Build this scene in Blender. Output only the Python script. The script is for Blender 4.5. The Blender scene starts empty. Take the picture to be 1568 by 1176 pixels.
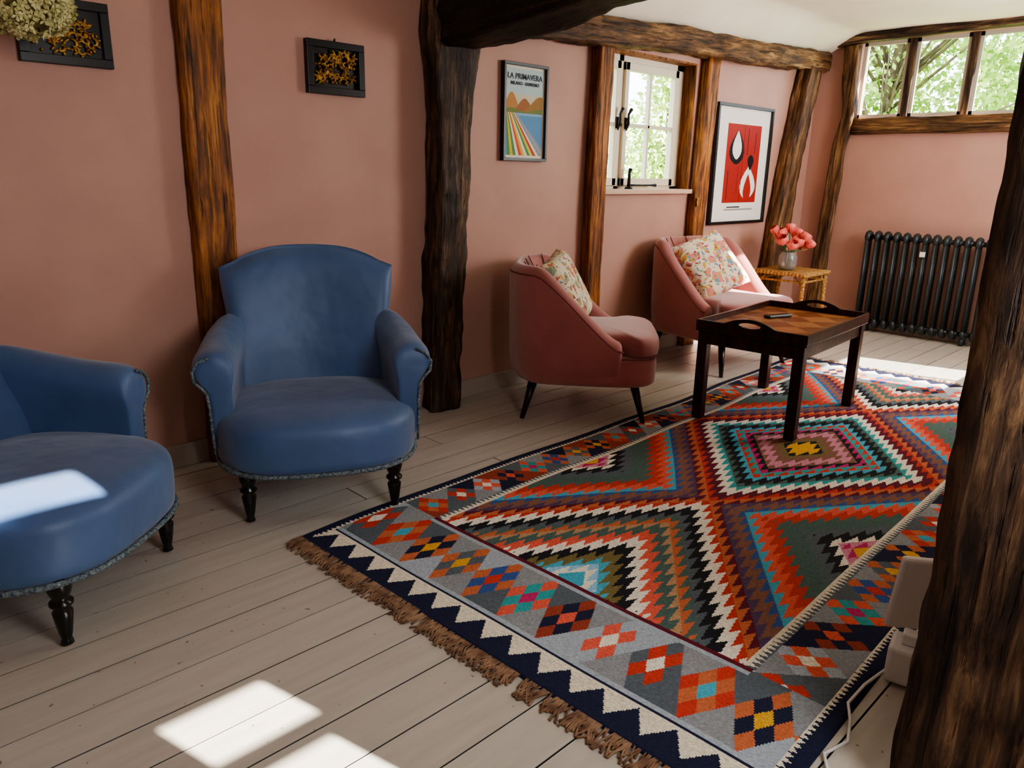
import bpy, math, random, bmesh
import numpy as np
from mathutils import Vector as V, Matrix, noise
random.seed(7); rng=np.random.default_rng(7)
COL=bpy.context.collection
pi=math.pi
def lin(c):
    if isinstance(c,str):
        c=[int(c[i:i+2],16)/255 for i in (0,2,4)]
    return tuple((x/12.92 if x<=.04045 else ((x+.055)/1.055)**2.4) for x in c)
# ---------------------------------------------------------------- materials
class NT:
    def __init__(s,name):
        s.m=bpy.data.materials.new(name); s.m.use_nodes=True
        s.t=s.m.node_tree; s.b=s.t.nodes["Principled BSDF"]
    def n(s,typ,**k):
        x=s.t.nodes.new(typ)
        for a,v in k.items(): setattr(x,a,v)
        return x
    def l(s,a,b): s.t.links.new(a,b)
def mat(name,col,rough=.6,col2=None,scale=8,stretch=(1,1,1),bump=0,bscale=None,metal=0,spec=.5,sheen=0,detail=5,lo=.35,hi=.65,coat=0,bdist=.01,trans=0,bdetail=6):
    N=NT(name); b=N.b
    b.inputs["Roughness"].default_value=rough; b.inputs["Metallic"].default_value=metal
    b.inputs["Specular IOR Level"].default_value=spec
    b.inputs["Sheen Weight"].default_value=sheen
    b.inputs["Coat Weight"].default_value=coat
    b.inputs["Transmission Weight"].default_value=trans
    c=lin(col)+(1,); b.inputs["Base Color"].default_value=c
    if col2 or bump:
        tc=N.n("ShaderNodeTexCoord"); mp=N.n("ShaderNodeMapping"); mp.inputs["Scale"].default_value=stretch
        N.l(tc.outputs["Object"],mp.inputs[0])
    if col2:
        nz=N.n("ShaderNodeTexNoise"); nz.inputs["Scale"].default_value=scale; nz.inputs["Detail"].default_value=detail
        N.l(mp.outputs[0],nz.inputs["Vector"])
        r=N.n("ShaderNodeValToRGB"); r.color_ramp.elements[0].color=c; r.color_ramp.elements[1].color=lin(col2)+(1,)
        r.color_ramp.elements[0].position=lo; r.color_ramp.elements[1].position=hi
        N.l(nz.outputs["Fac"],r.inputs[0]); N.l(r.outputs[0],b.inputs["Base Color"])
    if bump:
        n2=N.n("ShaderNodeTexNoise"); n2.inputs["Scale"].default_value=bscale or scale; n2.inputs["Detail"].default_value=bdetail
        N.l(mp.outputs[0],n2.inputs["Vector"])
        bp=N.n("ShaderNodeBump"); bp.inputs["Strength"].default_value=bump; bp.inputs["Distance"].default_value=bdist
        N.l(n2.outputs["Fac"],bp.inputs["Height"]); N.l(bp.outputs[0],b.inputs["Normal"])
    return N.m
def woodmat(name,cols,rough=.6,stretch=(14,14,1.3),bump=.6):
    N=NT(name); b=N.b; b.inputs["Roughness"].default_value=rough; b.inputs["Specular IOR Level"].default_value=.35
    tc=N.n("ShaderNodeTexCoord"); mp=N.n("ShaderNodeMapping"); mp.inputs["Scale"].default_value=stretch
    N.l(tc.outputs["Object"],mp.inputs[0])
    nz=N.n("ShaderNodeTexNoise"); nz.inputs["Scale"].default_value=2.4; nz.inputs["Detail"].default_value=10; nz.inputs["Roughness"].default_value=.68; nz.inputs["Distortion"].default_value=.5
    N.l(mp.outputs[0],nz.inputs["Vector"])
    mp2=N.n("ShaderNodeMapping"); mp2.inputs["Scale"].default_value=(3,3,1.2); N.l(tc.outputs["Object"],mp2.inputs[0])
    nb=N.n("ShaderNodeTexNoise"); nb.inputs["Scale"].default_value=2; nb.inputs["Detail"].default_value=3; N.l(mp2.outputs[0],nb.inputs["Vector"])
    mx=N.n("ShaderNodeMath",operation='MULTIPLY_ADD'); mx.inputs[1].default_value=.35; N.l(nb.outputs["Fac"],mx.inputs[0])
    mm=N.n("ShaderNodeMath",operation='MULTIPLY'); mm.inputs[1].default_value=.85; N.l(nz.outputs["Fac"],mm.inputs[0]); N.l(mm.outputs[0],mx.inputs[2])
    r=N.n("ShaderNodeValToRGB"); e=r.color_ramp.elements
    P=[.44,.55,.65,.78]
    e[0].position=P[0]; e[0].color=lin(cols[0])+(1,); e[1].position=P[3]; e[1].color=lin(cols[3])+(1,)
    for i in (1,2):
        q=e.new(P[i]); q.color=lin(cols[i])+(1,)
    N.l(mx.outputs[0],r.inputs[0])
    mp3=N.n("ShaderNodeMapping"); mp3.inputs["Scale"].default_value=(stretch[0]*3,stretch[1]*3,stretch[2]*1.2); N.l(tc.outputs["Object"],mp3.inputs[0])
    n3=N.n("ShaderNodeTexNoise"); n3.inputs["Scale"].default_value=1.7; n3.inputs["Detail"].default_value=4; N.l(mp3.outputs[0],n3.inputs["Vector"])
    r3=N.n("ShaderNodeValToRGB"); r3.color_ramp.elements[0].position=.34; r3.color_ramp.elements[1].position=.44; r3.color_ramp.elements[0].color=(.25,.22,.2,1); r3.color_ramp.elements[1].color=(1,1,1,1)
    N.l(n3.outputs["Fac"],r3.inputs[0])
    mu=N.n("ShaderNodeMixRGB",blend_type='MULTIPLY'); mu.inputs[0].default_value=.9; N.l(r.outputs[0],mu.inputs[1]); N.l(r3.outputs[0],mu.inputs[2]); N.l(mu.outputs[0],b.inputs["Base Color"])
    ad=N.n("ShaderNodeMath",operation='ADD'); N.l(nz.outputs["Fac"],ad.inputs[0]); N.l(r3.outputs[0],ad.inputs[1])
    bp=N.n("ShaderNodeBump"); bp.inputs["Strength"].default_value=bump; bp.inputs["Distance"].default_value=.012
    N.l(ad.outputs[0],bp.inputs["Height"]); N.l(bp.outputs[0],b.inputs["Normal"])
    return N.m
def attrmat(name,rough=.9,bump=.3,bscale=300,vary=.25,stretch=(1,1,1)):
    N=NT(name); b=N.b; b.inputs["Roughness"].default_value=rough; b.inputs["Specular IOR Level"].default_value=.2
    a=N.n("ShaderNodeAttribute"); a.attribute_name="Col"
    tc=N.n("ShaderNodeTexCoord"); mp=N.n("ShaderNodeMapping"); mp.inputs["Scale"].default_value=stretch; N.l(tc.outputs["Object"],mp.inputs[0])
    nz=N.n("ShaderNodeTexNoise"); nz.inputs["Scale"].default_value=bscale; nz.inputs["Detail"].default_value=3; N.l(mp.outputs[0],nz.inputs["Vector"])
    mr=N.n("ShaderNodeMapRange"); mr.inputs[1].default_value=.3; mr.inputs[2].default_value=.7; mr.inputs[3].default_value=1-vary; mr.inputs[4].default_value=1+vary*.5
    N.l(nz.outputs["Fac"],mr.inputs[0])
    mu=N.n("ShaderNodeVectorMath",operation='SCALE'); N.l(a.outputs["Color"],mu.inputs[0]); N.l(mr.outputs[0],mu.inputs["Scale"])
    N.l(mu.outputs[0],b.inputs["Base Color"])
    if bump:
        bp=N.n("ShaderNodeBump"); bp.inputs["Strength"].default_value=bump; bp.inputs["Distance"].default_value=.004
        N.l(nz.outputs["Fac"],bp.inputs["Height"]); N.l(bp.outputs[0],b.inputs["Normal"])
    return N.m
def floralmat(name,base,cols,scale=16):
    N=NT(name); b=N.b; b.inputs["Roughness"].default_value=.85
    tc=N.n("ShaderNodeTexCoord"); cur=None
    nz=N.n("ShaderNodeTexNoise"); nz.inputs["Scale"].default_value=9; nz.inputs["Detail"].default_value=3
    N.l(tc.outputs["Object"],nz.inputs["Vector"])
    mixv=N.n("ShaderNodeMixRGB"); mixv.inputs[0].default_value=.14; N.l(tc.outputs["Object"],mixv.inputs[1]); N.l(nz.outputs["Color"],mixv.inputs[2])
    prev=None
    for i,(c,th) in enumerate(cols):
        mp=N.n("ShaderNodeMapping"); mp.inputs["Location"].default_value=(i*3.3,i*1.7,i*.9); N.l(mixv.outputs[0],mp.inputs[0])
        vo=N.n("ShaderNodeTexVoronoi"); vo.inputs["Scale"].default_value=scale*(1+.25*i); N.l(mp.outputs[0],vo.inputs["Vector"])
        m=N.n("ShaderNodeMath",operation='LESS_THAN'); m.inputs[1].default_value=th; N.l(vo.outputs["Distance"],m.inputs[0])
        mx=N.n("ShaderNodeMixRGB"); N.l(m.outputs[0],mx.inputs[0])
        if prev is None: mx.inputs[1].default_value=lin(base)+(1,)
        else: N.l(prev,mx.inputs[1])
        mx.inputs[2].default_value=lin(c)+(1,); prev=mx.outputs[0]
    N.l(prev,b.inputs["Base Color"]); return N.m

M={}
M['wall']=mat("pink_plaster","c19687",.56,"b98d7f",2.2,bump=.15,bscale=30,bdist=.004,spec=.42)
M['ceil']=mat("ceiling_plaster","fcf6e6",.8,"f6eedb",2,bump=.2,bscale=12)
M['skirt']=mat("skirting_paint","b5aca0",.5,"aca295",5)
M['oak']=woodmat("old_oak",["140d08","33241b","5a4230","967656"],.55)
M['plate']=woodmat("weathered_oak",["22170f","543a25","7c5937","b08c60"],.6)
M['honey']=woodmat("honey_oak",["301a0c","75451f","a9692e","cf954f"],.5)
M['darkoak']=woodmat("dark_oak",["0a0706","19110c","2a1c13","503822"],.6)
M['cream']=mat("cream_paint","e9dfc8",.45)
M['blue']=mat("blue_satin_cotton","3f5a83",.48,"4d6a96",3.5,bump=.4,bscale=8,bdist=.022,spec=.5,sheen=.3,bdetail=2,lo=.3,hi=.7)
M['bluetrim']=mat("braid_trim","8c9a9c",.8,"33455a",120,bump=.8,bscale=200)
M['black']=mat("black_lacquer","0b0a0b",.25,spec=.6)
M['rose']=mat("rose_velvet","a15d58",.7,"b06a62",3,bump=.1,bscale=80,sheen=.7,bdist=.002)
M['roseseam']=mat("rose_piping","7c3d3a",.7)
M['darkleg']=mat("ebonised_leg","160d0b",.35)
M['mahog']=woodmat("mahogany",["120706","29110c","3d190f","5c2d1b"],.3,(20,20,2),.1)
M['wicker']=mat("wicker","c99b5c",.6,"94672f",60,(1,1,1),bump=.8,bscale=90)
M['iron']=mat("radiator_enamel","2b3134",.35,spec=.5)
M['blk']=mat("black_frame","0c0c0d",.35)
M['greyframe']=mat("graphite_frame","2c3033",.4)
M['gold']=mat("gilt_carving","c99c50",.38,"6e4a1c",60,metal=.5)
M['ink']=mat("poster_ink","1d2440",.6)
M['white']=mat("white_plastic","e8e8e4",.35)
M['leaf']=mat("tree_leaf","86ad42",.6,"c6da80",3)
M['leaf2']=mat("hedge_leaf","86a83c",.6,"cfe08a",3)
M['bark']=mat("tree_bark","7a6a55",.9,"54463a",10)
M['grass']=mat("lawn","5f8038",.9,"78964a",3)
M['hyd']=mat("dried_hydrangea","e2d8a2",.8,"bcb97a",30)
M['coral']=mat("coral_petal","ea5f58",.6,"f38a7c",25,sheen=.2)
M['stem']=mat("flower_stem","4f7434",.6)
M['fringe']=mat("rug_fringe","6a4a38",.9,"a08064",30)
M['attr']=attrmat("kilim_wool",.95,.5,260,.26,(1,.35,1))
M['print']=attrmat("printed_paper",.5,0,300,.03)
M['fl1']=floralmat("floral_cotton","eadfc6",[("dd9283",.42),("d3a950",.3),("7896b0",.28),("b8464f",.24),("7f9160",.22)],17)
M['fl2']=floralmat("floral_cotton_sage","ddd6bc",[("97a27e",.36),("c4705a",.34),("d9a860",.28),("7a92a8",.22),("93423f",.22)],17)
g=NT("clear_glass"); g.b.inputs["Transmission Weight"].default_value=.85; g.b.inputs["Roughness"].default_value=.08; g.b.inputs["Base Color"].default_value=(.85,.9,.88,1); M['glass']=g.m
def floor_mat():
    N=NT("painted_boards"); b=N.b
    tc=N.n("ShaderNodeTexCoord")
    mp=N.n("ShaderNodeMapping"); mp.inputs["Scale"].default_value=(1.2,10,10); N.l(tc.outputs["Object"],mp.inputs[0])
    nz=N.n("ShaderNodeTexNoise"); nz.inputs["Scale"].default_value=3; nz.inputs["Detail"].default_value=8; N.l(mp.outputs[0],nz.inputs["Vector"])
    at=N.n("ShaderNodeAttribute"); at.attribute_name="Col"
    r=N.n("ShaderNodeValToRGB"); r.color_ramp.elements[0].position=.25; r.color_ramp.elements[1].position=.7
    r.color_ramp.elements[0].color=lin("b9b2a7")+(1,); r.color_ramp.elements[1].color=lin("c8c1b6")+(1,)
    N.l(nz.outputs["Fac"],r.inputs[0])
    n3=N.n("ShaderNodeTexNoise"); n3.inputs["Scale"].default_value=38; n3.inputs["Detail"].default_value=2; N.l(tc.outputs["Object"],n3.inputs["Vector"])
    r3=N.n("ShaderNodeValToRGB"); r3.color_ramp.elements[0].position=.71; r3.color_ramp.elements[1].position=.75
    r3.color_ramp.elements[0].color=(1,1,1,1); r3.color_ramp.elements[1].color=(.45,.38,.32,1); N.l(n3.outputs["Fac"],r3.inputs[0])
    mu=N.n("ShaderNodeMixRGB",blend_type='MULTIPLY'); mu.inputs[0].default_value=1; N.l(r.outputs[0],mu.inputs[1]); N.l(at.outputs["Color"],mu.inputs[2])
    mu2=N.n("ShaderNodeMixRGB",blend_type='MULTIPLY'); mu2.inputs[0].default_value=1; N.l(mu.outputs[0],mu2.inputs[1]); N.l(r3.outputs[0],mu2.inputs[2])
    N.l(mu2.outputs[0],b.inputs["Base Color"]); b.inputs["Roughness"].default_value=.4; b.inputs["Specular IOR Level"].default_value=.45
    bp=N.n("ShaderNodeBump"); bp.inputs["Strength"].default_value=.12; bp.inputs["Distance"].default_value=.003; N.l(nz.outputs["Fac"],bp.inputs["Height"]); N.l(bp.outputs[0],b.inputs["Normal"])
    return N.m
M['floor']=floor_mat()
def tray_mat():
    N=NT("marquetry_top"); b=N.b; b.inputs["Roughness"].default_value=.3
    tc=N.n("ShaderNodeTexCoord")
    mp=N.n("ShaderNodeMapping"); mp.inputs["Scale"].default_value=(30,4,1); N.l(tc.outputs["Object"],mp.inputs[0])
    nz=N.n("ShaderNodeTexNoise"); nz.inputs["Scale"].default_value=2; nz.inputs["Detail"].default_value=6; N.l(mp.outputs[0],nz.inputs["Vector"])
    mpc=N.n("ShaderNodeMapping"); mpc.inputs["Rotation"].default_value=(0,0,.785); N.l(tc.outputs["Object"],mpc.inputs[0])
    ch=N.n("ShaderNodeTexChecker"); ch.inputs["Scale"].default_value=7; ch.inputs[1].default_value=lin("8c4a26")+(1,); ch.inputs[2].default_value=lin("b87a48")+(1,); N.l(mpc.outputs[0],ch.inputs[0])
    mu=N.n("ShaderNodeMixRGB",blend_type='MULTIPLY'); mu.inputs[0].default_value=.6; N.l(ch.outputs[0],mu.inputs[1]); N.l(nz.outputs["Fac"],mu.inputs[2])
    N.l(mu.outputs[0],b.inputs["Base Color"]); return N.m
M['tray']=tray_mat()
# ---------------------------------------------------------------- mesh helpers
def empty(name,loc=(0,0,0),rz=0,s=1):
    e=bpy.data.objects.new(name,None); COL.objects.link(e); e.location=loc; e.rotation_euler=(0,0,rz); e.scale=(s,s,s) if not hasattr(s,'__len__') else s; e.empty_display_size=.1
    return e
def mk(name,vs,fs,m,parent=None,smooth=True,sub=0,bevel=0):
    me=bpy.data.meshes.new(name); me.from_pydata([tuple(v) for v in vs],[],fs); me.update()
    if smooth: me.polygons.foreach_set("use_smooth",[True]*len(me.polygons))
    o=bpy.data.objects.new(name,me); COL.objects.link(o)
    if m is not None: me.materials.append(m)
    if parent: o.parent=parent
    if bevel:
        b=o.modifiers.new("b",'BEVEL'); b.width=bevel; b.segments=2; b.limit_method='ANGLE'
    if sub:
        s=o.modifiers.new("s",'SUBSURF'); s.levels=sub; s.render_levels=sub
    return o
class MB:
    def __init__(s): s.v=[];s.f=[]
    def add(s,vs,fs):
        o=len(s.v); s.v+= [tuple(v) for v in vs]; s.f+=[tuple(i+o for i in f) for f in fs]
    def box(s,x,y,z):
        vs=[(a,b,c) for a in x for b in y for c in z]
        s.add(vs,[(0,1,3,2),(4,6,7,5),(0,4,5,1),(2,3,7,6),(0,2,6,4),(1,5,7,3)])
    def loft(s,rings,cap=True,closed=True):
        n=len(rings[0]); vs=[p for r in rings for p in r]; fs=[]
        for i in range(len(rings)-1):
            for j in range(n if closed else n-1):
                k=(j+1)%n; fs.append((i*n+j,i*n+k,(i+1)*n+k,(i+1)*n+j))
        if cap:
            fs.append(tuple(range(n-1,-1,-1))); fs.append(tuple((len(rings)-1)*n+j for j in range(n)))
        s.add(vs,fs)
    def tube(s,path,rad,n=8,cap=True):
        path=[V(p) for p in path]
        if not hasattr(rad,'__len__'): rad=[rad]*len(path)
        rings=[]; up=V((0,0,1))
        for i,p in enumerate(path):
            t=(path[min(i+1,len(path)-1)]-path[max(i-1,0)]).normalized()
            if i==0:
                a=t.cross(up) if abs(t.dot(up))<.95 else t.cross(V((1,0,0)))
            a=(a-t*a.dot(t)).normalized(); b=t.cross(a)
            rings.append([p+(a*math.cos(q)+b*math.sin(q))*rad[i] for q in [2*pi*j/n for j in range(n)]])
        s.loft(rings,cap)
    def lathe(s,prof,c=(0,0,0),n=20,axis=None):
        rings=[[(c[0]+r*math.cos(2*pi*j/n),c[1]+r*math.sin(2*pi*j/n),c[2]+z) for j in range(n)] for r,z in prof]
        s.loft(rings)
    def ell(s,c,r,n=10,m=8,rot=None):
        rings=[]
        for i in range(m+1):
            a=-pi/2+pi*i/m; cr=max(math.cos(a),.02)
            ring=[V((r[0]*cr*math.cos(2*pi*j/n),r[1]*cr*math.sin(2*pi*j/n),r[2]*math.sin(a))) for j in range(n)]
            if rot is not None: ring=[rot@q for q in ring]
            rings.append([q+V(c) for q in ring])
        s.loft(rings)
    def out(s,name,m,parent=None,**k): return mk(name,s.v,s.f,m,parent,**k)
def box(name,x,y,z,m,parent=None,bevel=0,smooth=False):
    b=MB(); b.box(x,y,z); return b.out(name,m,parent,smooth=smooth,bevel=bevel)
def colorgrid(name,pts,cols,m,parent=None,skirt=None):
    ny,nx=cols.shape[:2]
    vs=pts.reshape(-1,3); idx=np.arange((ny+1)*(nx+1)).reshape(ny+1,nx+1)
    f=np.stack([idx[:-1,:-1],idx[:-1,1:],idx[1:,1:],idx[1:,:-1]],-1).reshape(-1,4)
    me=bpy.data.meshes.new(name); me.vertices.add(len(vs)); me.vertices.foreach_set("co",vs.astype('f').ravel())
    me.loops.add(f.size); me.loops.foreach_set("vertex_index",f.astype('i').ravel())
    me.polygons.add(len(f)); me.polygons.foreach_set("loop_start",np.arange(0,f.size,4,dtype='i'))
    me.update(calc_edges=True); me.validate()
    a=me.color_attributes.new(name="Col",type='FLOAT_COLOR',domain='CORNER')
    c=np.concatenate([cols.reshape(-1,3),np.ones((ny*nx,1))],1); c=np.repeat(c,4,axis=0)
    a.data.foreach_set("color",c.astype('f').ravel())
    o=bpy.data.objects.new(name,me); COL.objects.link(o); me.materials.append(m)
    if parent:o.parent=parent
    return o
def textobj(name,body,size,loc,m,parent,rot=(pi/2,0,0),align='CENTER'):
    c=bpy.data.curves.new(name,"FONT"); c.body=body; c.size=size; c.align_x=align; c.extrude=.0004; c.resolution_u=3; c.offset=.0006
    o=bpy.data.objects.new(name,c); COL.objects.link(o); o.location=loc; o.rotation_euler=rot; c.materials.append(m)
    bpy.context.view_layer.update()
    me=bpy.data.meshes.new_from_object(o); me.name=name
    o2=bpy.data.objects.new(name+"_print",me); COL.objects.link(o2); o2.location=loc; o2.rotation_euler=rot; o2.parent=parent
    bpy.data.objects.remove(o); return o2
def beam(name,pts,w,d,m,seed=0,wob=.012,normal=(0,-1,0),n=24,ws=None):
    pts=[V(p) for p in pts]; L=[0]
    for i in range(1,len(pts)): L.append(L[-1]+(pts[i]-pts[i-1]).length)
    def at(s):
        for i in range(1,len(pts)):
            if s<=L[i]+1e-6:
                k=(s-L[i-1])/(L[i]-L[i-1])
                ww=(ws[i-1]*(1-k)+ws[i]*k) if ws else w
                return pts[i-1].lerp(pts[i],k),ww
        return pts[-1],(ws[-1] if ws else w)
    ax=(pts[-1]-pts[0]).normalized(); nn=V(normal); nn=(nn-ax*nn.dot(ax)).normalized(); sd=ax.cross(nn)
    Mx=Matrix((sd,nn,ax)).transposed()
    Mi=Mx.inverted(); o0=pts[0]
    rings=[]
    prof=[]
    K=6
    for (a,b) in [((-1,-1),(1,-1)),((1,-1),(1,1)),((1,1),(-1,1)),((-1,1),(-1,-1))]:
        for k in range(K):
            t=k/K; prof.append((a[0]*(1-t)+b[0]*t,a[1]*(1-t)+b[1]*t))
    for i in range(n+1):
        s=L[-1]*i/n; c,ww=at(s); ring=[]
        for (a,b) in prof:
            rr=1-.07*(abs(a*b))**4
            p=V((a*ww/2*rr,b*d/2*rr,0))
            nz=noise.noise_vector(V((a*1.3+seed*7,b*1.3,s*3.0)))*wob+noise.noise_vector(V((a*3+seed*3,b*3,s*14)))*wob*.5
            nz.z=0
            ring.append(p+nz+Mi@(c-o0))
        rings.append(ring)
    b=MB(); b.loft(rings); o=b.out(name,m,None,smooth=True)
    o.matrix_world=Matrix.Translation(o0)@Mx.to_4x4()
    return o
def holed(name,axis,fix,u,w,holes,m):
    us=sorted(set([u[0],u[1]]+[h[0] for h in holes]+[h[1] for h in holes])); zs=sorted(set([w[0],w[1]]+[h[2] for h in holes]+[h[3] for h in holes]))
    b=MB()
    for i in range(len(us)-1):
        for j in range(len(zs)-1):
            cu=(us[i]+us[i+1])/2; cz=(zs[j]+zs[j+1])/2
            if any(h[0]<cu<h[1] and h[2]<cz<h[3] for h in holes): continue
            if axis=='y': b.box((us[i],us[i+1]),fix,(zs[j],zs[j+1]))
            else: b.box(fix,(us[i],us[i+1]),(zs[j],zs[j+1]))
    return b.out(name,m,smooth=False)
# ---------------------------------------------------------------- room shell
XF=6.72; YL=3.15
holed("wall_left",'y',(YL,YL+.2),(-1.3,XF+.2),(-.05,2.7),[(3.86,4.86,1.12,1.99)],M['wall'])
holed("wall_far",'x',(XF,XF+.16),(.2,YL),(-.05,2.7),[(.6,2.80,1.73,2.32)],M['wall'])
holed("wall_right",'y',(.24,.30),(2.1,XF),(-.05,2.7),[(5.25,6.05,.62,1.12),(5.25,6.05,1.70,2.22)],M['wall'])  # unseen openings, positioned so the sun lands on the far floor and chair
holed("wall_near",'y',(-.54,-.5),(-1.3,2.1),(-.05,2.7),[(.98,1.24,1.14,1.275),(1.00,1.20,.88,1.105),(.72,1.22,1.96,2.10)],M['wall'])  # unseen openings cut and sized to cast the near floor and seat sun patches
holed("wall_partition",'x',(2.02,2.1),(-.5,.30),(-.05,2.7),[],M['wall'])
holed("wall_back",'x',(-1.38,-1.3),(-.58,YL),(-.05,2.7),[],M['wall'])
b=MB()
y=-.5; pw=.142
x0,x1=-1.3,XF
colA=[]
while y<YL:
    y2=min(y+pw,YL); xs=x0; 
    while xs<x1:
        xe=min(xs+random.uniform(2.2,4.6),x1)
        if x1-xe<.5: xe=x1
        zt=random.uniform(-.0012,0)
        g_=.0024
        p=[(xs+g_,y+g_),(xe-g_,y+g_),(xe-g_,y2-g_),(xs+g_,y2-g_)]
        b.loft([[(a,q,-.02) for a,q in p],[(a,q,zt-.003) for a,q in p],[(a,q,zt) for a,q in p]])
        v_=random.uniform(.93,1.04); colA+=[.03]*8+[v_]*4; xs=xe
    y=y2
fl=b.out("floor",M['floor'],smooth=False)
ca=fl.data.color_attributes.new(name="Col",type='FLOAT_COLOR',domain='POINT')
arr=np.array(colA); ca.data.foreach_set("color",np.stack([arr,arr,arr,np.ones_like(arr)],1).astype('f').ravel())
box("floor_underlay",(-1.4,XF+.1),(-.6,YL+.1),(-.06,-.021),mat("dark_subfloor","14100d",.95))  # dark subfloor showing between the boards
nx,ny=60,40; vs=[];fs=[]
for j in range(ny+1):
    for i in range(nx+1):
        x=-1.35+(XF+.1+1.35)*i/nx; t=j/ny; yend=-.56 if x<2.12 else .25
        y=YL+.02-(YL+.02-yend)*t**1.6
        base=2.16+.045*(x-3.86) if x>2.6 else 2.2
        k=min(max((YL-y)/.4,0),1); k=k*k*(3-2*k)
        z=base+(2.43-base)*k+.02*noise.noise(V((x*1.3,y*1.3,0)))
        vs.append((x,y,z))
for j in range(ny):
    for i in range(nx):
        a=j*(nx+1)+i; fs.append((a,a+1,a+nx+2,a+nx+1))
c=mk("ceiling",vs,fs,M['ceil']); s=c.modifiers.new("s",'SOLIDIFY'); s.thickness=.05; s.offset=1
for i,(a,bb) in enumerate([(-1.3,2.40),(2.62,6.0)]):
    box("baseboard_left" if i==0 else "baseboard_left_far",(a,bb),(YL-.018,YL),(0,.1),M['skirt'],bevel=.004)
box("baseboard_far",(XF-.018,XF),(.3,2.83),(0,.1),M['skirt'],bevel=.004)
# ---------------------------------------------------------------- timbers
PN="wall_timber_post"
beam(PN,[(1.34,YL-.03,0),(1.345,YL-.03,.6),(1.345,YL-.03,1.2),(1.355,YL-.03,2.2)],.19,.06,M['honey'],1,.009,ws=[.19,.18,.17,.18],n=60)
beam(PN,[(2.50,YL-.075,0),(2.515,YL-.075,.5),(2.55,YL-.075,1.1),(2.555,YL-.075,1.5),(2.57,YL-.075,1.84),(2.58,YL-.075,2.15)],.2,.14,M['oak'],2,.024,n=90,ws=[.17,.18,.19,.20,.27,.28])
beam(PN,[(3.755,YL-.04,0),(3.765,YL-.04,1.1),(3.79,YL-.04,2.0)],.14,.07,M['honey'],3,.008,n=50)
beam(PN,[(4.93,YL-.04,0),(4.94,YL-.04,1.0),(4.98,YL-.04,2.03)],.15,.07,M['honey'],4,.01,n=50)
beam(PN,[(6.02,YL-.07,0),(6.13,YL-.07,.6),(6.22,YL-.07,1.2),(6.42,YL-.07,2.1)],.2,.12,M['plate'],5,.02,n=50)
beam(PN,[(XF-.04,2.93,0),(XF-.04,2.91,.6),(XF-.04,2.87,1.5),(XF-.04,2.82,1.75),(XF-.04,2.85,2.0),(XF-.04,2.86,2.29)],.11,.07,M['plate'],6,.014,normal=(-1,0,0),n=50)
beam("wall_plate_beam",[(2.74,YL-.07,2.0),(3.8,YL-.07,2.05),(4.6,YL-.07,2.10),(5.3,YL-.07,2.11),(6.66,YL-.07,2.18)],.15,.12,M['plate'],7,.022,n=80)
beam("wall_window_sill_beam",[(XF-.02,2.80,1.665),(XF-.02,.35,1.665)],.125,.08,M['plate'],8,.012,normal=(-1,0,0),n=30)
beam("wall_window_head_beam",[(XF-.04,3.12,2.315),(XF-.04,2.8,2.345),(XF-.04,.35,2.385)],.075,.1,M['oak'],9,.010,normal=(-1,0,0),n=30)
beam("ceiling_beam",[(2.60,3.07,1.96),(2.61,2.5,2.0),(2.63,1.8,2.09),(2.66,.34,2.2)],.3,.28,M['darkoak'],10,.025,normal=(0,0,-1),n=50)
beam("door_post",[(1.66,.222,0),(1.66,.219,.8),(1.66,.221,1.3),(1.65,.222,2.37)],.31,.34,M['oak'],12,.016,normal=(-1,0,0),n=110)
# ---------------------------------------------------------------- windows
w=empty("window_1")
b=MB()
X0,X1,Z0,Z1=3.86,4.86,1.12,1.99; ya,yb=YL+.10,YL+.15
b.box((X0,X1),(ya,yb),(Z0,Z0+.05)); b.box((X0,X1),(ya,yb),(Z1-.05,Z1)); b.box((X0,X0+.05),(ya,yb),(Z0,Z1)); b.box((X1-.09,X1),(ya,yb),(Z0,Z1)); b.box((4.12,4.17),(ya,yb),(Z0,Z1))
for (a,c,bars) in ((3.91,4.12,[]),(4.17,4.77,[4.46])):
    yy,yz=ya-.02,ya+.02
    b.box((a,c),(yy,yz),(Z0+.05,Z0+.1)); b.box((a,c),(yy,yz),(Z1-.1,Z1-.05)); b.box((a,a+.04),(yy,yz),(Z0+.05,Z1-.05)); b.box((c-.04,c),(yy,yz),(Z0+.05,Z1-.05))
    b.box((a,c),(yy+.008,yz),(1.545,1.568))
    for q in bars: b.box((q-.011,q+.011),(yy+.008,yz),(Z0+.05,Z1-.05))
b.out("casement_frame",M['cream'],w,smooth=False,bevel=.003)
box("reveal_right",(X1-.012,X1),(YL+.0,ya),(Z0,Z1),M['honey'],w); box("reveal_top",(X0,X1-.012),(YL,ya),(Z1-.012,Z1),M['honey'],w)
box("sill",(X0-.0,X1-.012),(YL-.05,ya),(Z0,Z0+.03),mat("sill_paint","d8b49a",.5),w,bevel=.004)
b=MB()
for xx in (4.10,4.19):
    b.tube([(xx,ya-.03,1.52),(xx,ya-.045,1.56),(xx,ya-.045,1.62),(xx+.01,ya-.06,1.655)],[.006,.009,.008,.012],8)
    b.box((xx-.012,xx+.012),(ya-.03,ya-.018),(1.53,1.6))
b.tube([(4.2,ya-.07,1.16),(4.2,ya-.07,1.25),(4.21,ya-.07,1.28)],[.012,.009,.015],8)
b.tube([(4.2,ya-.06,1.175),(4.35,ya-.06,1.175),(4.48,ya-.045,1.175),(4.52,ya-.06,1.175)],[.007,.006,.006,.012],8)
b.tube([(4.2,ya-.07,1.15),(4.2,ya-.07,1.165)],[.03,.02],10)
b.out("iron_stay",M['blk'],w)
box("brass_catch",(4.87,4.90),(YL-.085,YL-.075),(1.03,1.09),M['gold'],w,bevel=.003)
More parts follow.
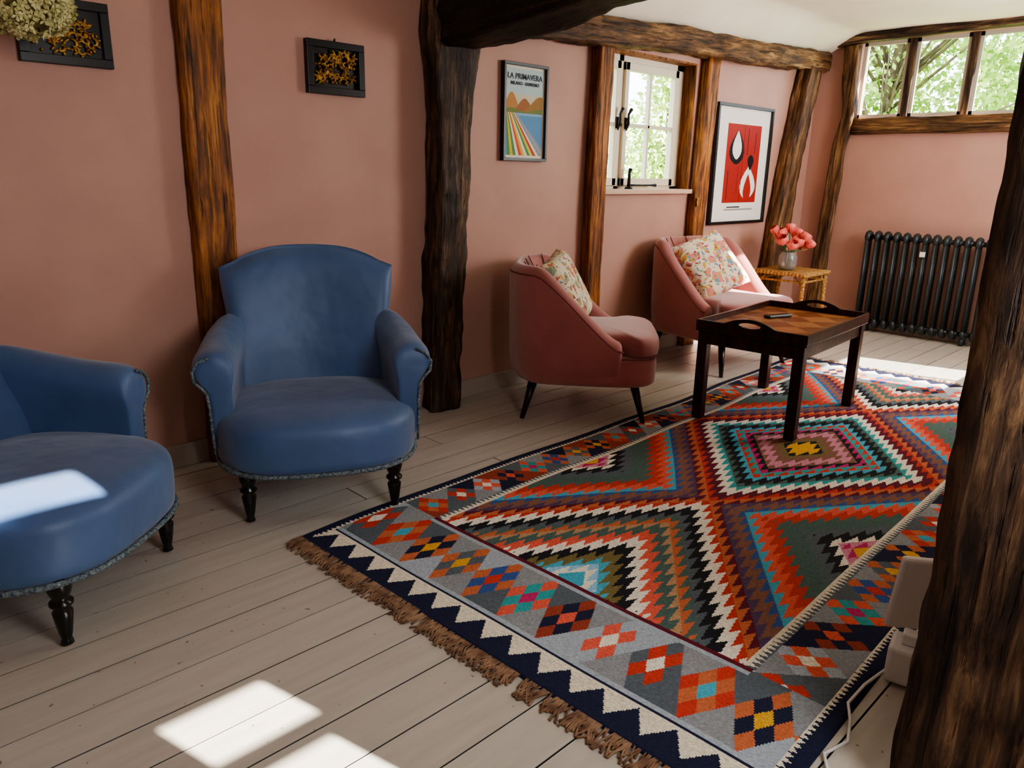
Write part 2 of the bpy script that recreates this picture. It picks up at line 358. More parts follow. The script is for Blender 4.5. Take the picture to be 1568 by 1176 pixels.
w=empty("window_2"); b=MB()
for yy in (2.42,1.98,1.54,1.1,.66): b.box((XF+.03,XF+.09),(yy-.028,yy+.028),(1.73,2.32))
b.out("mullions",M['oak'],w,smooth=False,bevel=.006)
b=MB()
for a,c in ((2.448,2.80),(2.008,2.392),(1.568,1.952),(1.128,1.512)):
    b.box((XF+.05,XF+.07),(a,a+.024),(1.73,2.32)); b.box((XF+.05,XF+.07),(c-.024,c),(1.73,2.32)); b.box((XF+.05,XF+.07),(a,c),(1.73,1.76)); b.box((XF+.05,XF+.07),(a,c),(2.29,2.32))
b.out("leaded_lights",mat("pane_frame","b9b4a4",.5),w,smooth=False)
w=empty("unseen_window"); b=MB()  # invented out-of-view window, split in two to shape the far sun patches
for z0,z1 in ((.62,1.12),(1.70,2.22)):
    b.box((5.25,5.28),(.25,.28),(z0,z1)); b.box((6.02,6.05),(.25,.28),(z0,z1)); b.box((5.64,5.66),(.25,.28),(z0,z1)); b.box((5.25,6.05),(.25,.28),(z0,z0+.02)); b.box((5.25,6.05),(.25,.28),(z1-.02,z1))
b.out("frame_bars",M['cream'],w,smooth=False)
# ---------------------------------------------------------------- kilim rug
RW,RL=1.72,4.05; cs=.0043
nxr,nyr=int(RL/cs),int(RW/cs)
X,Y=np.meshgrid((np.arange(nxr)+.5)*cs,(np.arange(nyr)+.5)*cs)
C=np.zeros((nyr,nxr,3)); 
def hsh(i): return np.abs(np.sin(i*127.1+311.7)*43758.5453)%1
pal=dict(navy="272b46",blk="25262b",cream="ece4d0",wh="f4eee0",grey="969ba0",lgrey="adb8c3",dgrey="626c74",red="cc4a3e",coral="e66b58",orange="cc7450",rust="9e4a38",mar="6b2434",teal="42a6a8",cy="55b2cc",lb="9acbe8",pur="5e4a6c",brown="8f6554",olive="80744a",yel="e6b040",mag="c63c72",pink="d892a8",green="566f69",tan="bf9a78",blue="41609e")
pal={k:np.array(lin(v)) for k,v in pal.items()}
Yc,Hf=.865,.605; PX=.86; XA,XB=.44,RL-.40; Y0,Y1=.26,1.47
def tri(q): q=q%1; return 1-np.abs(2*q-1)
k=np.round((X-.46)/(2*PX)); dx=np.abs(X-.46-k*2*PX); dy=np.abs(Y-Yc)
m=dx/PX+dy/Hf
rows={0:[("cy","cy"),("lb","wh"),("olive","cy"),("blk","olive"),("wh","blk"),("coral","wh"),("green","coral"),("tan","green"),("green","orange"),("blk","dgrey"),("wh","blk"),("red","wh")],
      1:[("yel","yel"),("blk","yel"),("brown","olive"),("pink","brown"),("brown","pink"),("mag","blk"),("red","teal"),("blk","cy"),("green","blk"),("wh","teal"),("mar","wh"),("red","mar")]}
rows[2]=rows[0]
side=[("mar","orange"),("brown","pur"),("blue","brown"),("coral","cy"),("red","coral"),("green","red"),("green","green"),("dgrey","green"),("blk","dgrey"),("wh","blk"),("mag","pink"),("yel","yel")]
wrow=2/24.
tw=tri(dy/.038)
for kk in (0,1,2):
    seq=rows[kk]+side
    i=np.clip(np.floor(m/wrow).astype(int),0,len(seq)-1); fr=m/wrow-i
    bg_=np.array([pal[c[0]] for c in seq]); tg=np.array([pal[c[1]] for c in seq])
    msk=(k==kk); sel=(fr<.10+.9*tw)[...,None]
    C[msk]=np.where(sel,tg[i],bg_[i])[msk]
def band(u,v,width,sd,bgc,c=.066,fill=0):
    per=3*c; n=np.floor(u/per); du=u-(n+.5)*per
    sc=c/ (width/3)
    vv=v*sc
    p=du+vv; q=du-vv; i=np.round(p/c).astype(int); j=np.round(q/c).astype(int)
    ins=(np.abs(i)<=1)&(np.abs(j)<=1)
    out=np.empty(u.shape+(3,)); bgs=np.array([pal[x] for x in bgc]); 
    nb=np.floor(u/per+.5); kk=((nb+sd)%len(bgc)).astype(int)
    kk=(kk+(v>0))%len(bgc)
    out[:]=bgs[kk]
    A=np.array([pal[x] for x in ("mag","yel","wh","red","cy","coral","yel","wh")]); B=np.array([pal[x] for x in ("teal","navy","coral","blue","orange","navy","dgrey","red")]); D=np.array([pal[x] for x in ("coral","orange","lgrey","orange","red","rust","orange","dgrey")])
    ci=((n*3+sd)%8).astype(int)
    ctr=ins&(i==0)&(j==0); crn=ins&(i!=0)&(j!=0); edg=ins&~ctr&~crn
    out[ctr]=A[ci][ctr]; out[edg]=B[ci][edg]; out[crn]=D[ci][crn]
    return out
bt=Y>Y1; br=Y<Y0; be=(X<XA)|(X>XB)
C[bt]=band(X,Y-(Y1+.11),.17,3.,("grey","navy","rust","dgrey"),.048)[bt]
C[br]=band(X,Y-.155,.20,9.,("dgrey","grey","navy","grey"),.056)[br]
ve=np.where(X<RL/2,X-.285,RL-X-.265); C[be]=band(Y-.06,ve,.29,17.,("grey","lgrey","grey","dgrey"),.050)[be]
d=np.minimum(X,RL-X)
st=(d<.128)&(d>.03); tt=tri(Y/.105)
C[st]=np.where((((d-.035)/.075)<tt)[...,None],pal['navy'],pal['cream'])[st]
C[d<=.035]=pal['navy']; 
ln=(d>.122)&(d<.128); C[ln]=pal['navy']
ln=(d>.128)&(d<.146); C[ln]=pal['lgrey']
for yy,sg in ((Y0,1),(Y1,-1)):
    dd=(Y-yy)*sg
    zz=(dd>-.024)&(dd<.012)&(X>XA-.02)&(X<XB+.02)
    C[zz]=np.where(((dd+.024)/.036>tri(X/.022)*.8)[...,None],pal['cream'],pal['dgrey'])[zz]
for xx in (XA,):
    zz=(np.abs(X-xx)<.008)&(Y>Y0-.02)&(Y<Y1+.02); C[zz]=pal['mar']
    zz=(X>xx-.026)&(X<xx-.008)&(Y>Y0-.02)&(Y<Y1+.02); C[zz]=pal['lgrey']
e=np.minimum(Y,RW-Y)
C[(e<.032)]=pal['navy']; zz=(e>=.032)&(e<.05)&(d>.05); C[zz]=np.where(((e-.032)/.018>tri(X/.02))[...,None],pal['cream'],pal['navy'])[zz]
C*= (1+.06*rng.standard_normal((nyr,nxr,1)))
C=np.clip(C,0.003,1)
gx,gy=np.meshgrid(np.arange(nxr+1)*cs,np.arange(nyr+1)*cs)
edge=.012*np.sin(gx*2.1)+.006*np.sin(gx*7)
gyw=gy+edge*(gy/RW)
gz=.009+.002*np.sin(gx*5+gy*3)+.0015*np.sin(gy*9-gx*2)
rim=(np.minimum.reduce([gx,RL-gx,gy,RW-gy])<cs*.5); gz=np.where(rim,.001,gz)
rug=empty("kilim_rug",(1.22,.50,0),math.radians(1.9))
colorgrid("woven_field",np.stack([gx,gyw,gz],-1),C,M['attr'],rug)
b=MB()
for i in range(520):
    yy=random.uniform(0,RW); L=random.uniform(.025,.07); ang=random.uniform(-.7,.7)
    for far in (0,1) if i%3==0 else (0,):
        X_=RL if far else 0; sg=1 if far else -1
        p=[(X_-sg*.01,yy,.006),(X_+sg*L*.5,yy+math.sin(ang)*L*.4,.007),(X_+sg*L,yy+math.sin(ang)*L+random.uniform(-.01,.01),.003)]
        b.tube(p,[.003,.0025,.0035],5)
b.out("fringe",M['fringe'],rug)
# ---------------------------------------------------------------- blue armchairs
def sgp(v,p): return math.copysign(abs(v)**p,v)
def turned_leg(mb,x,y,h,tilt=0):
    prof=[(.010,0),(.017,.004),(.015,.014),(.013,.02),(.017,.035),(.023,.075),(.026,.10),(.018,.112),(.030,.122),(.030,.13),(.019,.138),(.026,.152),(.031,.17),(.028,.19),(.026,h)]
    mb.lathe([(r,z*h/.205) for r,z in prof[:-1]]+[(.026,h+.03)],(x,y,0),16)
def armchair(loc,rz):
    E=empty("blue_armchair",loc,rz)
    def outline(s,z,n=56,yo=0):
        r=[]
        for i in range(n):
            a=2*pi*i/n; cx,sy=math.cos(a),math.sin(a)
            x=.38*sgp(cx,.66)*s
            y=(.30*sgp(sy,.6) if sy>0 else .375*sgp(sy,.80))*s
            if sy>0: x*=1-.14*sy
            r.append((x,y+yo,z))
        return r
    b=MB(); b.loft([outline(.97,.19),outline(.985,.20),outline(.995,.26),outline(1.0,.325),outline(.985,.352),outline(.955,.370),outline(.88,.388),outline(.7,.405),outline(.4,.418),outline(.15,.421)])
    b.out("seat",M['blue'],E,sub=1)
    o=outline(.99,.196,60); b=MB(); pth=[V(p) for p in o]; pth.append(pth[0]); b.tube(pth,.0085,6,cap=False); 
    nu,nv=26,20; F=[];B=[]
    for j in range(nv+1):
        v=j/nv
        for i in range(nu+1):
            u=-1+2*i/nu
            if v<.42: hw=.325-.012*math.sin(v/.42*pi/2)
            else:
                t=(v-.42)/.58; hw=.313+.038*(t*t*(3-2*t))
            ztop=.872+.063*max(0,1-(abs(u)/.84)**2.8)-.022*max(0,abs(u)-.84)/.16
            z=.28+(ztop-.28)*v
            yc=.27+.13*v**1.2-.10*u*u*(1-.35*v)
            th=.052*max(0,(1-abs(u)**10))**.5*max(0,(1-v**16))**.5+.007
            x=hw*u
            F.append((x,yc-th*1.1,z)); B.append((x,yc+th*.8,z))
    n=len(F); W=nu+1; fs=[]
    for j in range(nv):
        for i in range(nu):
            a=j*W+i; fs.append((a,a+1,a+W+1,a+W)); fs.append((n+a,n+a+W,n+a+W+1,n+a+1))
    for j in range(nv):
        a=j*W; fs.append((a,a+W,n+a+W,n+a)); a=j*W+nu; fs.append((a+W,a,n+a,n+a+W))
    for i in range(nu):
        a=nv*W+i; fs.append((a,a+1,n+a+1,n+a)[::-1]); a=i; fs.append((a+1,a,n+a,n+a+1)[::-1])
    mk("back",F+B,fs,M['blue'],E,sub=1)
    for sx in (-1,1):
        sec=[(.285,.30),(.285,.40),(.288,.47),(.275,.52),(.272,.56),(.285,.595),(.315,.618),(.355,.622),(.395,.605),(.417,.57),(.412,.53),(.388,.505),(.372,.48),(.366,.42),(.364,.33),(.36,.24),(.33,.22),(.30,.24)]
        cx,cz=.34,.46
        rings=[]
        for y,s,dx,dz in ((.30,.86,-.05,.09),(.22,.94,-.02,.055),(.12,1,.0,.025),(0,1.0,.008,.005),(-.07,1.03,.012,-.004),(-.12,1.04,.014,-.01),(-.152,1.0,.012,-.014),(-.166,.9,.01,-.016),(-.171,.72,.01,-.02),(-.172,.3,.01,-.02)):
            rings.append([(sx*(cx+dx+(x-cx)*s),y,cz+dz*(max(0,z-.3)/.3)+(z-cz)*s*(1 if s>.95 or z>cz else .97+.03*s)) for x,z in sec])
        a=MB(); a.loft(rings); a.out("arm_left" if sx<0 else "arm_right",M['blue'],E,sub=2)
        fp=[(sx*(.352+(x-.34)*.97),-.168,.44+(z-.46)*.95) for x,z in sec[7:16]]
        b.tube(fp,.006,6)
    b.out("braid_trim",M['bluetrim'],E)
    L=MB()
    for x,y in ((-.262,-.27),(.262,-.27)): turned_leg(L,x,y,.205)
    for x in (-.22,.22):
        L.tube([(x,.24,.22),(x*1.03,.27,.1),(x*1.06,.31,0)],[.024,.019,.015],10)
    L.out("legs",M['black'],E)
    return E
armchair((1.462,2.57,0),math.radians(-28))
armchair((.425,2.465,0),math.radians(41))
# ---------------------------------------------------------------- pink tub chairs
def tubchair(loc,rz,pil,s=1):
    E=empty("pink_tub_chair",loc,rz,s)
    def U(t):
        hw,yb,yf,R=.375,.375,-.20,.27
        s1=(yb-R)-yf; ar=pi/2*R; s3=2*(hw-R); tot=2*s1+2*ar+s3; d=t*tot
        if d<s1: return V((hw,yf+d)),V((-1,0))
        d-=s1
        if d<ar:
            a=d/R; return V((hw-R+R*math.cos(a),yb-R+R*math.sin(a))),V((-math.cos(a),-math.sin(a)))
        d-=ar
        if d<s3: return V((hw-R-d,yb)),V((0,-1))
        d-=s3
        if d<ar:
            a=pi/2+d/R; return V((-hw+R+R*math.cos(a),yb-R+R*math.sin(a))),V((-math.cos(a),-math.sin(a)))
        d-=ar
        return V((-hw,yb-R-d)),V((1,0))
    n=44; rings=[]; pip=[]
    for i in range(n+1):
        t=i/n; p,nn=U(t)
        q=min(max((p.y+.17)/(.40),0),1); h=.435+.365*(q*.75+.25*q*q*(3-2*q))
        th=.10
        sec=[(.035,.19),(.012,.25),(0,.33),(-.004,max(.36,h-.10)),(-.004,h-.05),(.008,h-.018),(.03,h-.002),(.055,h-.002),(.08,h-.018),(.095,h-.05),(th+.005,max(.34,h-.12)),(th+.02,.33),(th+.02,.19)]
        out=.02*max(0,(h-.45))/.35
        rings.append([(p.x+nn.x*(o-out),p.y+nn.y*(o-out),z) for o,z in sec])
        pip.append((p.x+nn.x*(.002-out),p.y+nn.y*(.002-out),h-.045))
    b=MB(); b.loft(rings); b.out("shell",M['rose'],E,sub=1)
    b=MB(); b.tube(pip,.0045,6)
    def ol(s,z,yf=-.39,yb=.33,hx=.365):
        r=[]
        for i in range(40):
            a=2*pi*i/40; y=math.sin(a); r.append((hx*s*sgp(math.cos(a),.42),(yb+yf)/2+(yb-yf)/2*s*sgp(y,.42),z))
        return r
    c=MB(); c.loft([ol(.95,.19),ol(.99,.205),ol(1,.25),ol(1,.32),ol(.995,.345),ol(.93,.352)]); c.out("seat_base",M['rose'],E,sub=1)
    def ol2(s,z):
        r=[]
        for i in range(40):
            a=2*pi*i/40; y=math.sin(a); x=math.cos(a)
            hx=.262 if sgp(y,.5)>-.42 else .355
            r.append((hx*s*sgp(x,.4),-.07+.325*s*sgp(y,.42),z))
        return r
    c=MB(); c.loft([ol2(.96,.345),ol2(1,.36),ol2(1.01,.40),ol2(1.0,.435),ol2(.96,.452),ol2(.8,.462),ol2(.4,.47)]); c.out("seat_cushion",M['rose'],E,sub=1)
    o=[V(q) for q in ol(1.0,.352)]; o.append(o[0]); b.tube(o,.004,6,cap=False)
    for t in (.3,.4,.5,.6,.7):
        p,nn=U(t); q=min(max((p.y+.17)/.40,0),1); h=.435+.365*q
        b.tube([(p.x+nn.x*.105,p.y+nn.y*.105,.46),(p.x+nn.x*.086,p.y+nn.y*.086,h-.06),(p.x+nn.x*.05,p.y+nn.y*.05,h+.001)],.0028,5)
    b.out("piping",M['roseseam'],E)
    L=MB()
    for x,y in ((-.27,-.27),(.27,-.27),(-.25,.25),(.25,.25)):
        ox=math.copysign(.05,x); oy=math.copysign(.055,y)
        L.tube([(x,y,.2),(x+ox*.5,y+oy*.5,.1),(x+ox,y+oy,0)],[.024,.018,.012],10)
    L.out("legs",M['darkleg'],E)
    return E
def pillow(name,w,th,m,loc,rz,tilt,spin,parent=None):
    n=18; vs=[];fs=[]
    for sgn in (1,-1):
        for j in range(n+1):
            for i in range(n+1):
                u=-1+2*i/n; v=-1+2*j/n
                pin=1-.07*(1-v*v)*abs(u)**3; pin2=1-.07*(1-u*u)*abs(v)**3
                t=th/2*((1-u**4)*(1-v**4))**.55
                vs.append((u*w/2*pin,v*w/2*pin2,sgn*t+.006*noise.noise(V((u*2,v*2,sgn)))*(1 if t>0 else 0)))
    W=n+1;N=W*W
    for j in range(n):
        for i in range(n):
            a=j*W+i; fs.append((a,a+1,a+W+1,a+W)); fs.append((N+a,N+a+W,N+a+W+1,N+a+1))
    o=mk(name,vs,fs,m,parent,sub=1); o.location=loc
    o.rotation_euler=(Matrix.Rotation(rz,3,'Z')@Matrix.Rotation(tilt,3,'X')@Matrix.Rotation(spin,3,'Z')).to_euler()
    bm=bmesh.new(); bm.from_mesh(o.data); bmesh.ops.remove_doubles(bm,verts=bm.verts,dist=.0005); bm.to_mesh(o.data); bm.free()
    return o
C1=(3.13,2.62,0); C2=(4.64,2.69,0); r1=math.radians(41); r2=math.radians(-8)
tubchair(C1,r1,None); tubchair(C2,r2,None,1.04)
def loc2w(c,r,p): 
    return (c[0]+p[0]*math.cos(r)-p[1]*math.sin(r),c[1]+p[0]*math.sin(r)+p[1]*math.cos(r),p[2])
pillow("floral_cushion",.42,.15,M['fl2'],loc2w(C1,r1,(-.05,.10,.645)),r1-math.radians(14),math.radians(62),math.radians(8))
pillow("floral_cushion",.47,.16,M['fl1'],loc2w(C2,r2,(-.07,.05,.66)),r2-math.radians(18),math.radians(52),math.radians(20))
# ---------------------------------------------------------------- butler tray table
T=empty("tray_table",(3.828,1.81,.0125),math.radians(4),(1,1,1.03))
b=MB(); hx,hy=.435,.275
for sx in (-1,1):
    for sy in (-1,1):
        x0_,x1_=sorted((sx*hx,sx*(hx-.052))); y0_,y1_=sorted((sy*hy,sy*(hy-.052)))
        b.box((x0_,x1_),(y0_,y1_),(0.0,.455))
b.out("legs",M['mahog'],T,smooth=False,bevel=.004)
b=MB()
b.box((-hx+.05,hx-.05),(-hy+.008,-hy+.028),(.39,.452)); b.box((-hx+.05,hx-.05),(hy-.028,hy-.008),(.39,.452))
b.box((-hx+.008,-hx+.028),(-hy+.05,hy-.05),(.39,.452)); b.box((hx-.028,hx-.008),(-hy+.05,hy-.05),(.39,.452))
b.out("apron",M['mahog'],T,smooth=False,bevel=.003)
box("frame_moulding",(-hx-.012,hx+.012),(-hy-.012,hy+.012),(.455,.468),M['mahog'],T,bevel=.004)
box("tray_base",(-hx-.004,hx+.004),(-hy-.004,hy+.004),(.468,.480),M['tray'],T)
b=MB()
def rim(p,q,handle):
    p=V(p);q=V(q);n=40; d=(q-p); dn=d.normalized(); nn=V((-dn.y,dn.x))
    top=[];
    for i in range(n+1):
        t=i/n; s=(t-.5)*d.length; z=.512
        if handle:
            if abs(s)<.13: z=.512+.034*math.cos(s/.13*pi/2)**.8
        else: z=.510
        top.append((p+d*t,z,s))
    for i in range(n):
        a,za,sa=top[i]; c,zc,sc=top[i+1]
        spans=[(.470,.470,za,zc)]
        sm=(sa+sc)/2
        if handle and abs(sm)<.055:
            ho=.013*math.sqrt(max(0,1-(sm/.055)**2)); spans=[(.470,.470,.516-ho,.516-ho),(.516+ho,.516+ho,za,zc)]
        for z0,z1,z2,z3 in spans:
            o=.007
            vs=[(a.x-nn.x*o,a.y-nn.y*o,z0),(c.x-nn.x*o,c.y-nn.y*o,z1),(c.x-nn.x*o,c.y-nn.y*o,z3),(a.x-nn.x*o,a.y-nn.y*o,z2),(a.x+nn.x*o,a.y+nn.y*o,z0),(c.x+nn.x*o,c.y+nn.y*o,z1),(c.x+nn.x*o,c.y+nn.y*o,z3),(a.x+nn.x*o,a.y+nn.y*o,z2)]
            b.add(vs,[(0,1,2,3),(7,6,5,4),(3,2,6,7),(1,0,4,5),(0,3,7,4),(2,1,5,6)])
ex,ey=hx+.006,hy+.006
rim((-ex,-ey),(ex,-ey),False); rim((-ex,ey),(ex,ey),False); rim((-ex,-ey),(-ex,ey),True); rim((ex,-ey),(ex,ey),True)
b.out("tray_rim",M['mahog'],T,smooth=False)
R_=box("remote_control",(-.085,.085),(-.024,.024),(0,.016),M['blk'],None,bevel=.006); R_.location=(3.92,1.90,.508); R_.rotation_euler=(0,0,-.3)
# ---------------------------------------------------------------- wicker table + flowers
Wk=empty("wicker_side_table",(5.84,2.76,0),0)
b=MB(); h=.21
b.box((-h,h),(-h,h),(.515,.535))
b.out("top",M['wicker'],Wk,smooth=False,bevel=.006)
b=MB()
for sx in (-1,1):
    for sy in (-1,1):
        b.tube([(sx*(h-.02),sy*(h-.02),.51),(sx*(h-.01),sy*(h-.01),0)],[.016,.014],8)
        for k in range(16): b.ell((sx*(h-.015),sy*(h-.015),.03+.03*k),(.019,.019,.011),8,4)
for z in (.18,.47):
    for a,c in (((-1,-1),(1,-1)),((1,-1),(1,1)),((1,1),(-1,1)),((-1,1),(-1,-1))):
        b.tube([(a[0]*(h-.02),a[1]*(h-.02),z),(c[0]*(h-.02),c[1]*(h-.02),z)],.009,6)
for i in range(15):
    t=-h+2*h*i/14
    for z in (.525,):
        for s in (-1,1): b.ell((t,s*h,z),(.017,.012,.017),8,5); b.ell((s*h,t,z),(.012,.017,.017),8,5)
for k in range(4):
    sx,sy=[(-1,-1),(1,-1),(1,1),(-1,1)][k]
    b.tube([(sx*(h-.02),sy*(h-.02),.42),(sx*(h-.09),sy*(h-.02),.505)],.007,6); b.tube([(sx*(h-.02),sy*(h-.02),.42),(sx*(h-.02),sy*(h-.09),.505)],.007,6)
b.out("woven_frame",M['wicker'],Wk)
b=MB()
for i in range(20):
    t=-h+.01+2*(h-.01)*i/19
    b.tube([(t,-h+.01+2*(h-.01)*k/10,.535+.002*math.sin(k*pi+i*pi)) for k in range(11)],.007,5)
b.out("weave",M['wicker'],Wk)
Fv=empty("flower_vase",(5.77,2.77,.545),0)
b=MB(); b.lathe([(.05,0),(.062,.005),(.070,.04),(.072,.08),(.066,.115),(.052,.13),(.050,.14),(.046,.14),(.048,.13),(.062,.11),(.066,.08),(.064,.04),(.055,.012),(.02,.010)],n=24)
b.out("jar",M['glass'],Fv)
b=MB(); fb=MB()
heads=[(-.12,.0,.225,.044),(-.05,.05,.27,.046),(.03,.02,.31,.040),(.11,.0,.26,.046),(.0,-.06,.21,.047),(.13,-.05,.18,.046),(-.07,-.06,.19,.040),(.06,-.09,.25,.042),(-.10,.08,.30,.034),(.03,.10,.25,.042),(.09,-.12,.20,.038)]
def flower(mb,c,r,ax):
    ax=V(ax).normalized(); q=V((0,0,1)).rotation_difference(ax).to_matrix()
    for layer in range(3):
        n=6-layer; 
        for k in range(n):
            a=2*pi*k/n+layer*.5; rr=r*(1-.25*layer)
            ring=[]
            for j in range(5):
                v=j/4; 
                row=[]
                for i in range(5):
                    u=-1+2*i/4; w_=rr*.7*math.sin(min(1,v*1.1+.15)*pi*.62)*u
                    rad=rr*(.25+.8*math.sin(v*pi*.75))*(1-.12*u*u); z=-rr*.7+rr*1.7*v*(1+.1*layer)-.1*rr*u*u
                    row.append(V(c)+q@V((rad*math.cos(a)-w_*math.sin(a),rad*math.sin(a)+w_*math.cos(a),z)))
                ring.append(row)
            vs=[p for row in ring for p in row]; fs=[(j*5+i,j*5+i+1,(j+1)*5+i+1,(j+1)*5+i) for j in range(4) for i in range(4)]
            mb.add(vs,fs)
    mb.ell(c,(r*.5,r*.5,r*.6),8,6)
for x,y,z,r in heads:
    flower(fb,(x,y,z),r,(x*3,y*3,.5)); b.tube([(x*.1,y*.1,.02),(x*.25,y*.25,.14),(x,y,z-.03)],.0035,5)
    for s_ in (-1,1):
        p0=V((x*.5,y*.5,.17)); dr=V((x+s_*.05,y-s_*.04,.03)).normalized(); n_=dr.cross(V((0,0,1))).normalized()
        b.add([p0,p0+dr*.03+n_*.012,p0+dr*.075,p0+dr*.03-n_*.012],[(0,1,2,3)])
fb.out("coral_blooms",M['coral'],Fv,sub=1); b.out("stems",M['stem'],Fv)
# ---------------------------------------------------------------- radiator
Rd=empty("column_radiator",(0,0,0)); b=MB()
n=13; pitch=.0745; ys=[2.49-pitch*i for i in range(n)]
for yy in ys:
    for k,xx in enumerate((6.575,6.612,6.649)):
        b.tube([(xx,yy,.09),(xx,yy,.78)],.0145,10)
    for z,sg in ((.785,1),(.085,-1)):
        path=[(6.575-.0,yy,z-sg*.03),(6.578,yy,z+sg*.005),(6.595,yy,z+sg*.022),(6.612,yy,z+sg*.026),(6.63,yy,z+sg*.022),(6.646,yy,z+sg*.005),(6.649,yy,z-sg*.03)]
        b.tube(path,[.015,.023,.026,.028,.026,.023,.015],10)
for z in (.785,.085): b.tube([(6.612,ys[0]+.03,z),(6.612,ys[-1]-.03,z)],.019,12)
b.out("columns",M['iron'],Rd)
b=MB()
for yy in (ys[1],ys[-2]):
    b.tube([(6.59,yy,.06),(6.585,yy,0.0)],[.016,.02],8); b.tube([(6.64,yy,.06),(6.64,yy,0.0)],[.016,.02],8)
b.tube([(6.612,ys[0]+.03,.085),(6.612,ys[0]+.07,.085),(6.612,ys[0]+.075,0)],.011,8)
b.out("feet_and_pipe",M['iron'],Rd)
box("thermostat_tag",(6.545,6.552),(2.02,2.06),(.66,.70),M['white'],Rd)
# ---------------------------------------------------------------- pictures
def frame(parent,x0,x1,z0,z1,y,w_,d,m):
    b=MB()
    b.box((x0,x1),(y-d,y),(z0,z0+w_)); b.box((x0,x1),(y-d,y),(z1-w_,z1)); b.box((x0,x0+w_),(y-d,y),(z0+w_,z1-w_)); b.box((x1-w_,x1),(y-d,y),(z0+w_,z1-w_))
    return b.out("frame",m,parent,smooth=False,bevel=.002)
def art(parent,x0,x1,z0,z1,y,fn,nx):
    ny=int(nx*(z1-z0)/(x1-x0)); s,t=np.meshgrid((np.arange(nx)+.5)/nx,(np.arange(ny)+.5)/ny)
    c=fn(s,t); gx,gz=np.meshgrid(np.linspace(x0,x1,nx+1),np.linspace(z0,z1,ny+1))
    return colorgrid("print",np.stack([gx,np.full_like(gx,y),gz],-1),c,M['print'],parent)
P=empty("cycling_poster",(0,0,0)); x0,x1,z0,z1=2.985,3.33,1.305,1.815
frame(P,x0,x1,z0,z1,YL,.016,.03,M['greyframe'])
def prim(s,t):
    c=np.empty(s.shape+(3,)); H=lambda x:np.array(lin(x))
    c[:]=H("b9cfd2")
    c[t<.70]=H("d0cdb0")
    hill1=.52+.17*np.exp(-((s-.18)/.16)**2)+.03*np.sin(s*9); c[t<hill1]=H("b8823f")
    hill3=.50+.16*np.exp(-((s-.5)/.2)**2); c[t<hill3]=H("a1652f")
    hill2=.50+.19*np.exp(-((s-.9)/.3)**2); c[t<hill2]=H("9c742e"); c[(t<.53+.02*np.sin(s*9))]=H("6f7d3a")
    c[t<.50]=H("5a93c2")
    c[(t<.50)&(t>.47)]=H("86b4d2")
    # promenade and coloured stripes sweeping down from the upper left to the lower edge
    q=(.50-t)/.47; lo=.04+.05*q; hi=.30+.80*q
    on=(t<.50)&(s>lo)&(s<hi); w_=np.clip((s-lo)/np.maximum(hi-lo,1e-4),0,.999)
    cols=["4c8f45","d9c23a","4c8f45","efe6d2","d94f2e","e9b52c","efe6d2","3f8f4f","e3cf3f","c0392b","efe6d2","8d99a2","9aa6ae","8d99a2"]
    lut=np.array([H(x) for x in cols]); c[on]=lut[(w_*len(cols)).astype(int)][on]
    c[(t>.975)|(t<.03)|(s<.04)|(s>.96)]=H("e8e2d4")
    return c
art(P,x0+.016,x1-.016,z0+.016,z1-.016,YL-.012,prim,150)
textobj("title","LA PRIMAVERA",.041,((x0+x1)/2,YL-.014,z1-.082),M['ink'],P); textobj("subtitle","MILANO - SANREMO",.024,((x0+x1)/2,YL-.014,z1-.112),M['ink'],P)
P=empty("abstract_poster",(0,0,0)); x0,x1,z0,z1=5.14,5.97,.885,1.765
frame(P,x0,x1,z0,z1,YL-.0,.022,.035,M['blk'])
def abst(s,t):
    c=np.empty(s.shape+(3,)); H=lambda x:np.array(lin(x)); W_,Kk,Rr=H("ece8e2"),H("17161a"),H("a32e27")
    c[:]=W_
    r=(s>.20)&(s<.84)&(t>.17)&(t<.86); c[r]=Rr
    def drop(cx,cy,w_,h_,up=1):
        yy=(t-cy)/h_*up; a=np.clip((yy+1)/2,0,1); wid=w_*np.sin(np.clip(a,0,1)**.7*pi)**.9
        return (np.abs(s-cx)<wid)&(np.abs(yy)<1)
    c[drop(.40,.66,.14,.15)]=Kk; c[drop(.40,.68,.085,.125)]=W_
    # white horseshoe with a red heart and black seed above
    c[drop(.66,.35,.15,.15,1)]=W_; c[drop(.66,.30,.075,.13)]=Rr; c[(np.abs(s-.66)<.035)&(t<.30)&(t>.20)]=Rr
    c[drop(.68,.53,.06,.07,-1)]=Kk
    for xx,a,bb in ((.27,.20,.45),(.45,.25,.50),(.60,.60,.83),(.74,.62,.80)):
        c[(np.abs(s-xx)<.005)&(t>a)&(t<bb)]=Kk
    c[(np.abs(s-.52)<.006)&(t>.17)&(t<.86)]=H("7d1512")
    c[(t<.115)&(t>.10)&(s>.25)&(s<.8)]=H("9a9690"); c[(t<.135)&(t>.125)&(s>.3)&(s<.55)]=Kk
    return c
art(P,x0+.02,x1-.02,z0+.02,z1-.02,YL-.014,abst,190)
